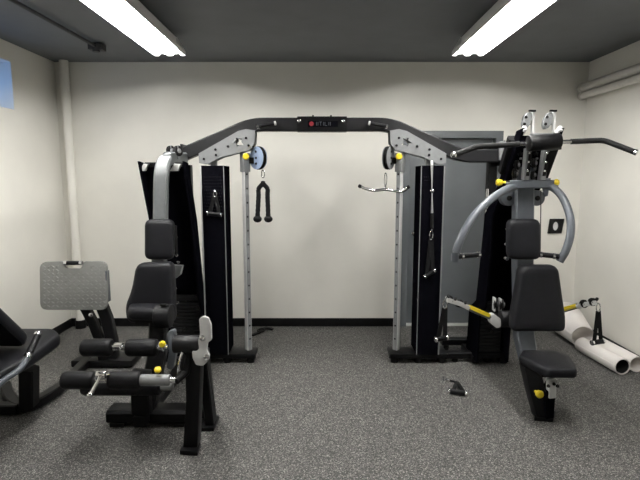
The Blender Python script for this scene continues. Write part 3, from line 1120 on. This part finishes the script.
MB().box(lean(108, 286, yq + .03), (.014, .05, .25)).build('plate_edge', 'grey', fp, bevel=.003)
MB().rtube([P(84, 305, yq + .05), P(93, 322, yq + .06), P(101, 343, yq + .07), P(104, 362, yq + .08)], .07, .06, up=Vector((0, -1, 0))).build('plate_arm', 'black', lp)
MB().rtube([P(101, 303, yq + .05), P(107, 318, yq + .07), P(112, 340, yq + .10), P(113, 358, yq + .12)], .09, .06, up=Vector((0, -1, 0))).build('plate_arm', 'beam', lp)
bolt(lp, P(91, 315, yq + .01), (0, -1, 0), .018, 'chrome')
b0, b1 = G(71, 369), G(132, 369)
MB().prism([Vector((b0.x, b0.y, .012)), Vector((b1.x, b0.y, .012)), Vector((b1.x, b0.y + .22, .012)), Vector((b0.x + .04, b0.y + .22, .012))], (0, 0, .058)).build('plate_base', 'black', lp, bevel=.012)
for xx in (b0.x + .06, b1.x - .06):
    for yy in (b0.y + .05, b0.y + .17):
        MB().cyl((xx, yy, 0), (xx, yy, .02), .025, n=12).build('rubber_foot', 'rubber', lp)
# base rail from the seat to the plate
rail = [G(4, 380, .10), G(8, 397, .06), G(19, 408, .045), G(36, 403, .045), G(63, 386, .045), Vector((b0.x + .10, b0.y + .08, .045))]
MB().rtube(fillet(rail, .12, 5), .07, .065).build('base_rail', 'black', lp)
MB().rtube([G(19, 408, .045), Vector((-2.35, G(19, 408, .045).y, .045))], .07, .065).build('cross_rail', 'black', lp)
MB().rtube([(-2.35, 2.75, .045), (-2.35, 3.15, .045)], .07, .065).build('base_rail', 'black', lp)
# seat
zsp = .44
so = [Vector((-2.24, 2.50, zsp - .04)), Vector((-1.78, 2.50, zsp - .04)), Vector((-1.72, 2.75, zsp - .01)), Vector((-1.70, 3.05, zsp + .02)), Vector((-1.80, 3.16, zsp + .03)), Vector((-2.2, 3.16, zsp + .03)), Vector((-2.28, 3.05, zsp + .02))]
pad(round_poly(so, .05, 5), .075, (0, -.06, 1), .02).build('seat_pad', 'vinyl', lp)
bo = [Vector((-2.21, 2.84, .52)), Vector((-1.80, 2.84, .52)), Vector((-1.79, 2.54, .82)), Vector((-1.84, 2.34, 1.02)), Vector((-2.17, 2.34, 1.02)), Vector((-2.22, 2.54, .82))]
pad(round_poly(bo, .05, 5), .075, (0, .707, .707), .02).build('back_pad', 'vinyl', lp)
MB().rtube([P(29, 368, 2.95), P(29, 404, 2.98)], .095, .09, up=Vector((0, -1, 0))).build('seat_post', 'black', lp)
MB().rtube([(-2.0, 2.98, .40), (-2.0, 2.76, .42), (-2.0, 2.28, .92)], .09, .06, up=Vector((1, 0, 0))).build('back_frame', 'black', lp)
MB().box((-1.96, 2.94, .415), (.34, .30, .03)).build('seat_plate', 'black', lp, bevel=.004)
h0, h1 = P(27.5, 357, 2.60), P(38, 334.5, 2.74)
d = (h1 - h0).normalized()
ha = MB().tube(fillet([Vector((-1.78, 2.30, .30)), P(0, 382, 2.46), P(20, 370, 2.54), h0], .06, 6), .017, n=12).build('side_handle', 'grey', lp)
gg = MB().cyl(h0, h1, .020, n=16).build('handle_grip', 'foam', ha)
MB().cyl(h0 - d * .01, h0 + d * .015, .022, n=16).build('grip_cap', 'chrome', gg)
MB().cyl(h1 - d * .012, h1 + d * .006, .022, n=16).build('grip_cap', 'chrome', gg)
MB().tube(fillet([Vector((-1.78, 2.30, .30)), Vector((-1.9, 2.42, .34)), Vector((-2.0, 2.66, .42))], .05), .017, n=12).build('handle_stay', 'grey', lp)

# ================================================================== PRESS AND PULLDOWN STATION (right)
ps = thing('press_station', 'chest press and pulldown station with grey arms and black upholstered seat', 'exercise machine', (1.45, 3.3, 0))
XI, XO = 1.30, 1.53
pr = [PX(519, 131, XI), PX(498, 190, XI), PX(487, 214, XI), PX(478, 300, XI)]
profR = [(p.y, p.z) for p in pr] + [(4.02, .45), (4.06, .05)]
xcR, ysR = leaning_tower(ps, XI, XO, profR, [.10, .13, .17, .22, .26, .28], 15)
for x in (XI, XO):
    Y, z = profR[0]
    MB().box((x, Y - .06, z - .005), (.024, .07, .035), Matrix.Rotation(-.5, 3, 'X')).build('panel_cap', 'alu', ps, bevel=.006)
ru = P(492, 165, 4.03)
MB().rtube([(ru.x, 4.03, .05), (ru.x, 4.03, P(492, 147, 4.03).z)], .075, .07, up=Vector((0, 1, 0))).build('rear_upright', 'black', ps)
MB().rtube([(ru.x, 4.03, .05), (1.58, 4.03, .05)], .06, .06).build('rear_foot_tube', 'black', ps)
c = P(502, 152, 3.86)
MB().prism([P(499.5, 142, 3.86), P(505.5, 140, 3.86), P(505, 152, 3.86), P(502.5, 160, 3.86), P(499.5, 160, 3.86)], (0, .02, 0)).build('beam_bracket', 'silver', ps, bevel=.002)
# grey main column
mc = [P(523, 168, 3.36), P(523, 190, 3.34), P(522.5, 262, 3.31), P(523.5, 335, 3.24), P(529, 362, 3.12), P(535, 385, 3.02)]
MB().rtube(mc, .128, .09, up=Vector((0, -1, 0)), ch=.12, scales=[1, 1, 1, .98, .85, .7]).build('main_column', 'grey', ps)
for px in (507.5, 535.5):
    c = P(px, 198, 3.36)
    e = MB().cyl(c + Vector((0, .03, 0)), c + Vector((0, -.03, 0)), .054, n=24, bev=.004).build('column_ear', 'grey', ps)
    bolt(e, c + Vector((0, -.03, 0)), (0, -1, 0), .018, 'rubber', 'ear_bolt')
# swing bracket where the arms pivot
MB().rtube([P(508, 184.5, 3.22), P(556, 184, 3.22)], .07, .055).build('swing_bracket', 'grey', ps)
MB().prism([P(541, 178, 3.20), P(551, 178, 3.20), P(548, 196, 3.20), P(545, 197, 3.20)], (0, .02, 0)).build('bracket_fin', 'grey', ps, bevel=.003)
for px, s in ((500.5, -1), (554.5, 1)):
    c = P(px, 182.5, 3.20)
    k = MB().lathe(c + Vector((s * -.04, 0, 0)), (s, 0, 0), [(0, .008), (.03, .008), (.032, .018), (.055, .024), (.066, .018)], n=16)
    k.build('pull_pin_knob', 'yellow', ps)
    MB().cyl(c + Vector((s * -.08, 0, 0)), c + Vector((s * -.03, 0, 0)), .013, n=12).build('pull_pin', 'chrome', ps)
# curved press arms with grips
la = [P(x, y, Y) for x, y, Y in ((516, 186, 3.22), (505, 190, 3.16), (490, 200, 3.06), (474, 216, 2.98), (462, 236, 2.93), (456, 252, 2.92), (455, 261, 2.93))]
ra = [P(x, y, Y) for x, y, Y in ((547, 185.5, 3.22), (556, 190, 3.17), (564, 200, 3.10), (570, 217, 3.03), (570.5, 234, 2.99), (566, 250, 2.98), (559.5, 261.5, 2.99))]
for pts, (ga, gb) in ((la, ((458, 256.5), (479.5, 254.5))), (ra, ((559, 256.5), (540, 254.5)))):
    ar = MB().tube(smooth_path(pts, 6), .0245, n=16).build('press_arm', 'grey', ps)
    Yg = pts[-2].y
    a, b = P(*ga, Yg), P(*gb, Yg + .03)
    d = (b - a).normalized()
    g = MB().cyl(a, b, .0165, n=16).build('press_grip', 'foam', ar)
    for q in (a + d * .028, b - d * .006):
        MB().cyl(q - d * .007, q + d * .007, .019, n=16).build('grip_ring', 'chrome', g)
# top cross tube and pulley towers
MB().cyl(P(528, 143.5, 3.04), P(560, 141, 3.04), .050, n=26, bev=.012).build('top_cross_tube', 'black', ps)
for px in (533, 554):
    MB().box(P(px, 148.5, 3.11), (.03, .14, .022)).build('tube_mount', 'black', ps, bevel=.004)
MB().box(P(543, 134.5, 3.08), (.15, .05, .012)).build('tube_strap', 'silver', ps, bevel=.003)
for px0, px1 in ((529.5, 526.5), (547.5, 543.0)):
    pts = [P(px0 - 2.7, 148, 3.17), P(px0 + 2.7, 148, 3.17), P(px1 + 2.7, 180, 3.17), P(px1 - 2.7, 180, 3.17)]
    pl = MB().prism(pts, (0, .05, 0)).build('swing_plate', 'silver', ps, bevel=.003)
    MB().prism([P(px0 - .6, 152, 3.168), P(px0 + 2.4, 152, 3.168), P(px1 + 2.2, 176, 3.168), P(px1 - .8, 176, 3.168)], (0, -.01, 0)).build('plate_slot', 'rubber', pl, bevel=.002)
    for py in (153, 162, 171):
        bolt(pl, P(px0 + (px1 - px0) * (py - 148) / 32, py, 3.155), (0, -1, 0), .008, 'chrome')
for px, py, r in ((517, 165, .034), (520, 152, .026), (534, 163, .034), (536, 152, .026), (515, 174, .03), (533, 175, .03)):
    pulley(ps, P(px, py, 3.30), (.8, -.6, .05), r)
    MB().box(P(px, py + 3, 3.33), (.018, .04, .06)).build('pulley_bracket', 'silver', ps, bevel=.003)
for px in (527.5, 548.5):
    c = P(px + 1.5, 119, 3.30)
    ck = [P(px - 5, 124, 3.28), P(px - 3.5, 117, 3.28), P(px, 112.5, 3.28), P(px + 4, 112, 3.28), P(px + 5, 117, 3.28), P(px + 3, 124, 3.28), P(px - .5, 128.5, 3.28), P(px - 4, 128.5, 3.28)]
    top = MB().prism(round_poly(ck, .012, 3), (0, .014, 0)).build('pulley_cheek', 'silver', ps, bevel=.002)
    MB().prism(round_poly([p + Vector((.012, .05, 0)) for p in ck], .012, 3), (0, .012, 0)).build('pulley_cheek', 'silver', ps, bevel=.002)
    pulley(ps, P(px + .5, 119.5, 3.32), (.25, -.95, 0), .040)
    for q in ((px - 1.5, 117), (px - 3, 124)):
        bolt(top, P(*q, 3.28), (0, -1, 0), .010, 'rubber')
    MB().rtube([P(px + 1.5, 110.7, 3.27), P(px + 8, 110.9, 3.27)], .02, .012).build('cable_guard', 'black', ps)
    MB().rtube([P(px + 5.5, 111, 3.30), P(px + 5, 135, 3.30)], .016, .03, up=Vector((0, -1, 0))).build('pulley_stalk', 'alu', ps)
# black stays from the cross tube down to the swing bracket
MB().rtube([P(553, 146, 3.20), P(545, 178, 3.26)], .07, .03, up=Vector((0, -1, 0)), scales=[1.1, .5]).build('stay', 'black', ps)
MB().rtube([P(513, 138, 3.24), P(503, 172, 3.40)], .06, .06, up=Vector((0, -1, 0))).build('stay', 'black', ps)
MB().tube([P(541, 190, 3.24), P(540.3, 252, 3.24)], .0035, n=6).build('cable', 'cable', ps)
MB().tube([P(514.5, 200, 3.40), P(513, 300, 3.40)], .004, n=6).build('cable', 'chrome', ps)
for px, py in ((507, 229), (506, 244), (505.5, 258)):
    c = P(px, py, 3.42)
    MB().cyl(c, c + Vector((0, -.03, 0)), .016, n=12, bev=.003).build('adjustment_stud', 'chrome', ps)
# pads
padpix([(507.5, 259.5), (507.5, 219), (540, 219), (540.5, 259.5)], 3.21, .05, .07, (0, -1, 0), lean=.08).build('head_pad', 'vinyl', ps)
padpix([(511, 316), (516.5, 285), (519.5, 265), (557, 265), (560, 285), (564.5, 316), (564, 331), (511, 331)], 3.15, [.06, .1, .05, .05, .1, .06, .035, .035], .09, (0, -1, 0), lean=.10).build('back_pad', 'vinyl', ps)
zs = .365
so = [Vector((1.375, 2.735, zs)), Vector((1.545, 2.735, zs)), Vector((1.585, 2.82, zs)), Vector((1.625, 2.98, zs)), Vector((1.57, 3.08, zs)), Vector((1.36, 3.08, zs)), Vector((1.295, 2.98, zs)), Vector((1.335, 2.82, zs))]
pad(round_poly([p + Vector((-.012, 0, 0)) for p in so], .022, 5), .052, (0, 0, 1), .009).build('seat_pad', 'vinyl', ps)
MB().box((1.455, 2.92, zs - .012), (.20, .24, .024)).build('seat_plate', 'black', ps, bevel=.004)
# seat post: leaning black wedge with adjuster
wl = [P(525, 368, 2.98), P(541, 371, 2.90), P(546, 392, 2.88), P(553, 420, 2.90), P(538, 421, 2.92), P(531, 395, 2.95)]
MB().prism(wl, (.0, .10, 0)).build('seat_post', 'black', ps, bevel=.008)
MB().prism([P(552, 384, 2.84), P(557, 380, 2.84), P(554, 418, 2.90), P(546, 420, 2.90), P(546, 398, 2.87)], (0, .08, 0)).build('seat_stem', 'gloss', ps, bevel=.006)
MB().rtube([P(551, 377, 2.86), P(551, 396, 2.88)], .045, .05, up=Vector((0, -1, 0))).build('seat_slide', 'alu', ps)
for px, py in ((554, 384), (557.5, 386), (548.5, 386)):
    MB().cyl(P(px, py, 2.83), P(px, py, 2.81), .011, n=10).build('slide_stud', 'rubber', ps)
c = P(538, 394, 2.86)
MB().lathe(c + Vector((0, .04, 0)), (.2, -1, 0), [(0, .008), (.025, .010), (.027, .020), (.048, .026), (.058, .020)], n=16).build('pull_pin_knob', 'yellow', ps)
bf = [G(534, 421), G(553, 422.5), G(556, 414), G(536, 413)]
MB().prism([Vector((p.x, p.y, 0)) for p in bf], (0, 0, .024)).build('post_foot', 'black', ps, bevel=.006)
# swinging cable arms below the back pad
MB().cyl(P(500, 319, 3.27), P(517, 319, 3.27), .058, n=24, bev=.006).build('arm_hub', 'beam', ps)
MB().cyl(P(560, 318, 3.27), P(548, 318, 3.27), .058, n=24, bev=.006).build('arm_hub', 'beam', ps)


def cable_arm(hub, mid, end, Y0, Y1, ystart):
    ax = [P(*hub, Y0), P(*mid, (Y0 + Y1) / 2), P(*end, Y1)]
    a, b = ax[0], ax[1]
    arm = MB().tube([a, b], .019, n=14).build('cable_arm', 'silver', ps)
    d = (b - a).normalized()
    s_, u_ = basis(d)
    off = Vector((0, -.015, .010))
    MB().rtube([a.lerp(b, ystart) + off, b - d * .02 + off], .012, .026, up=u_).build('warning_strip', 'yellow', arm)
    # swivel pulley head
    e = ax[2]
    hd = MB()
    for o in (Vector((0, -.020, .0)), Vector((0, .012, 0))):
        hd.rtube([b - d * .02 + o, b.lerp(e, .35) + o + Vector((0, 0, .006)), e + o], .008, .030, up=u_, ch=.3)
    hd.build('swivel_head', 'alu', arm)
    for t in (.35, .85):
        pulley(arm, b.lerp(e, t) + Vector((0, 0, .004)), (0, -1, .2), .027)
    for t in (.1, .6, .95):
        q = b.lerp(e, t) + Vector((0, -.024, .022))
        MB().cyl(q, q + Vector((0, -.008, .012)), .010, n=8).build('head_bolt', 'rubber', arm)
    return e


cable_arm((497, 320), (466, 306.5), (446, 299), 3.24, 3.06, .28)
cable_arm((556, 312), (578, 305.5), (595, 302), 3.24, 3.10, .10)
MB().prism(round_poly([P(490, 315, 3.2), P(494, 314, 3.2), P(501, 319, 3.2), P(501, 327, 3.2), P(497, 328.5, 3.2), P(490, 323, 3.2)], .012, 3), (0, .05, 0)).build('arm_clevis', 'alu', ps, bevel=.004)
for px, py in ((496, 304), (502, 305)):
    w = pulley(ps, P(px, py, 3.36), (.9, -.4, 0), .042)
    MB().box(P(px - 2, py, 3.36), (.010, .05, .10)).build('pulley_bracket', 'alu', w, bevel=.004)

# strap handles hanging from the cable arms
t = P(445.5, 301, 3.04)
g = P(441.5, 338.5, 3.04)
stirrup(t, g, (.97, .2, .12), .09, 'black strap handle hanging from the arm between weight tower and press seat')
t = P(598.5, 304, 3.08)
g = P(597.5, 342, 3.08)
stirrup(t, g, (.97, .25, .05), .095, 'black strap handle hanging in front of the white paper rolls')

# lat bar resting across the top tube
Yl = 3.115
lb = [P(x, y, Yl + dy) for x, y, dy in ((453.5, 155, -.10), (464, 151.2, -.052), (476, 146.7, -.0), (530, 143.5, 0), (560, 142, 0), (604, 140.3, 0), (618, 145.7, -.053), (636, 152.5, -.12))]
lat = thing('lat_pulldown_bar', 'long angled lat bar with black rubber grips across the top tube', 'lat bar', P(540, 146, Yl))
MB().tube(fillet(lb[2:6], .03), .0135, n=12).build('bar', 'chrome', lat)
for pts in ([lb[0], lb[1], lb[2], lb[2].lerp(lb[3], .80)], [lb[5].lerp(lb[4], .75), lb[5], lb[6], lb[7]]):
    MB().tube(fillet(pts, .035, 5), .0175, n=14).build('rubber_grip', 'rubber', lat)
for p, q in ((lb[0], lb[1]), (lb[7], lb[6])):
    d = (p - q).normalized()
    MB().cyl(p - d * .01, p + d * .008, .0195, n=14, bev=.002).build('end_cap', 'chrome', lat)
q = P(530.5, 143, Yl)
MB().box(q, (.05, .03, .04)).build('bar_clip', 'silver', lat, bevel=.006)

# ================================================================== PAPER ROLLS by the right wall
def roll(a, b, r0, r1, label, shade_inside=False):
    a, b = Vector(a), Vector(b)
    d = (b - a).normalized()
    s_, u_ = basis(d)
    t = thing('paper_roll', label, 'paper roll', ((a.x + b.x) / 2, (a.y + b.y) / 2, 0), 'white paper rolls by the wall')
    n = 48
    turns = 2.3
    vs, fs = [], []
    m = int(n * turns)
    for i in range(m + 1):
        th = 2 * PI * i / n - PI / 2
        k = 1 - .012 * (turns - i / n)
        e = s_ * math.cos(th) + u_ * math.sin(th)
        vs += [a + e * (r0 * (k - .03 * (turns - i / n))), b + e * (r1 * (k - .03 * (turns - i / n)))]
    for i in range(m):
        fs.append((2 * i, 2 * i + 1, 2 * i + 3, 2 * i + 2))
    mb = MB().add(vs, fs)
    o = mb.build('rolled_sheet', 'paper', t, ang=80)
    md = o.modifiers.new('thickness', 'SOLIDIFY')
    md.thickness = .0015
    if shade_inside:  # black lining put in to stand for the shade inside the roll
        c = MB()
        vs, fs = [], []
        for i in range(24):
            th = 2 * PI * i / 24
            e = s_ * math.cos(th) + u_ * math.sin(th)
            vs += [a + e * r0 * .84, b + e * r1 * .84 - d * .004]
        for i in range(24):
            j = (i + 1) % 24
            fs.append((2 * i, 2 * i + 1, 2 * j + 1, 2 * j))
        o = c.add(vs, fs).build('shade_liner', 'rubber', t, ang=80)
        o.modifiers.new('thickness', 'SOLIDIFY').thickness = .003
    return t


r1 = .066
e1 = G(622, 375)
e0 = G(581, 351.5)
roll((e0.x, e0.y, r1 + .002), (e1.x, e1.y, r1 + .002), r1, r1, 'tight white paper roll with dark open end lying on floor beside the wall', shade_inside=True)
r2 = .066
g1, g0 = G(636, 373.5), G(606, 353)
dd = Vector((e1.x - e0.x, e1.y - e0.y, 0))
roll((e0.x + .16, e0.y + .05, r2 + .002), (e1.x + .148, e1.y + .05, r2 + .002), r2, r2, 'loosely curled white paper roll squeezed between the tight roll and the wall')
r3 = .17
h0 = P(563, 316, 4.62)
roll((h0.x + .03, 4.66, r3 + .002), (e0.x + .06, e0.y + .10, .107), r3, .105, 'widest white paper roll, lying behind the two thinner rolls')
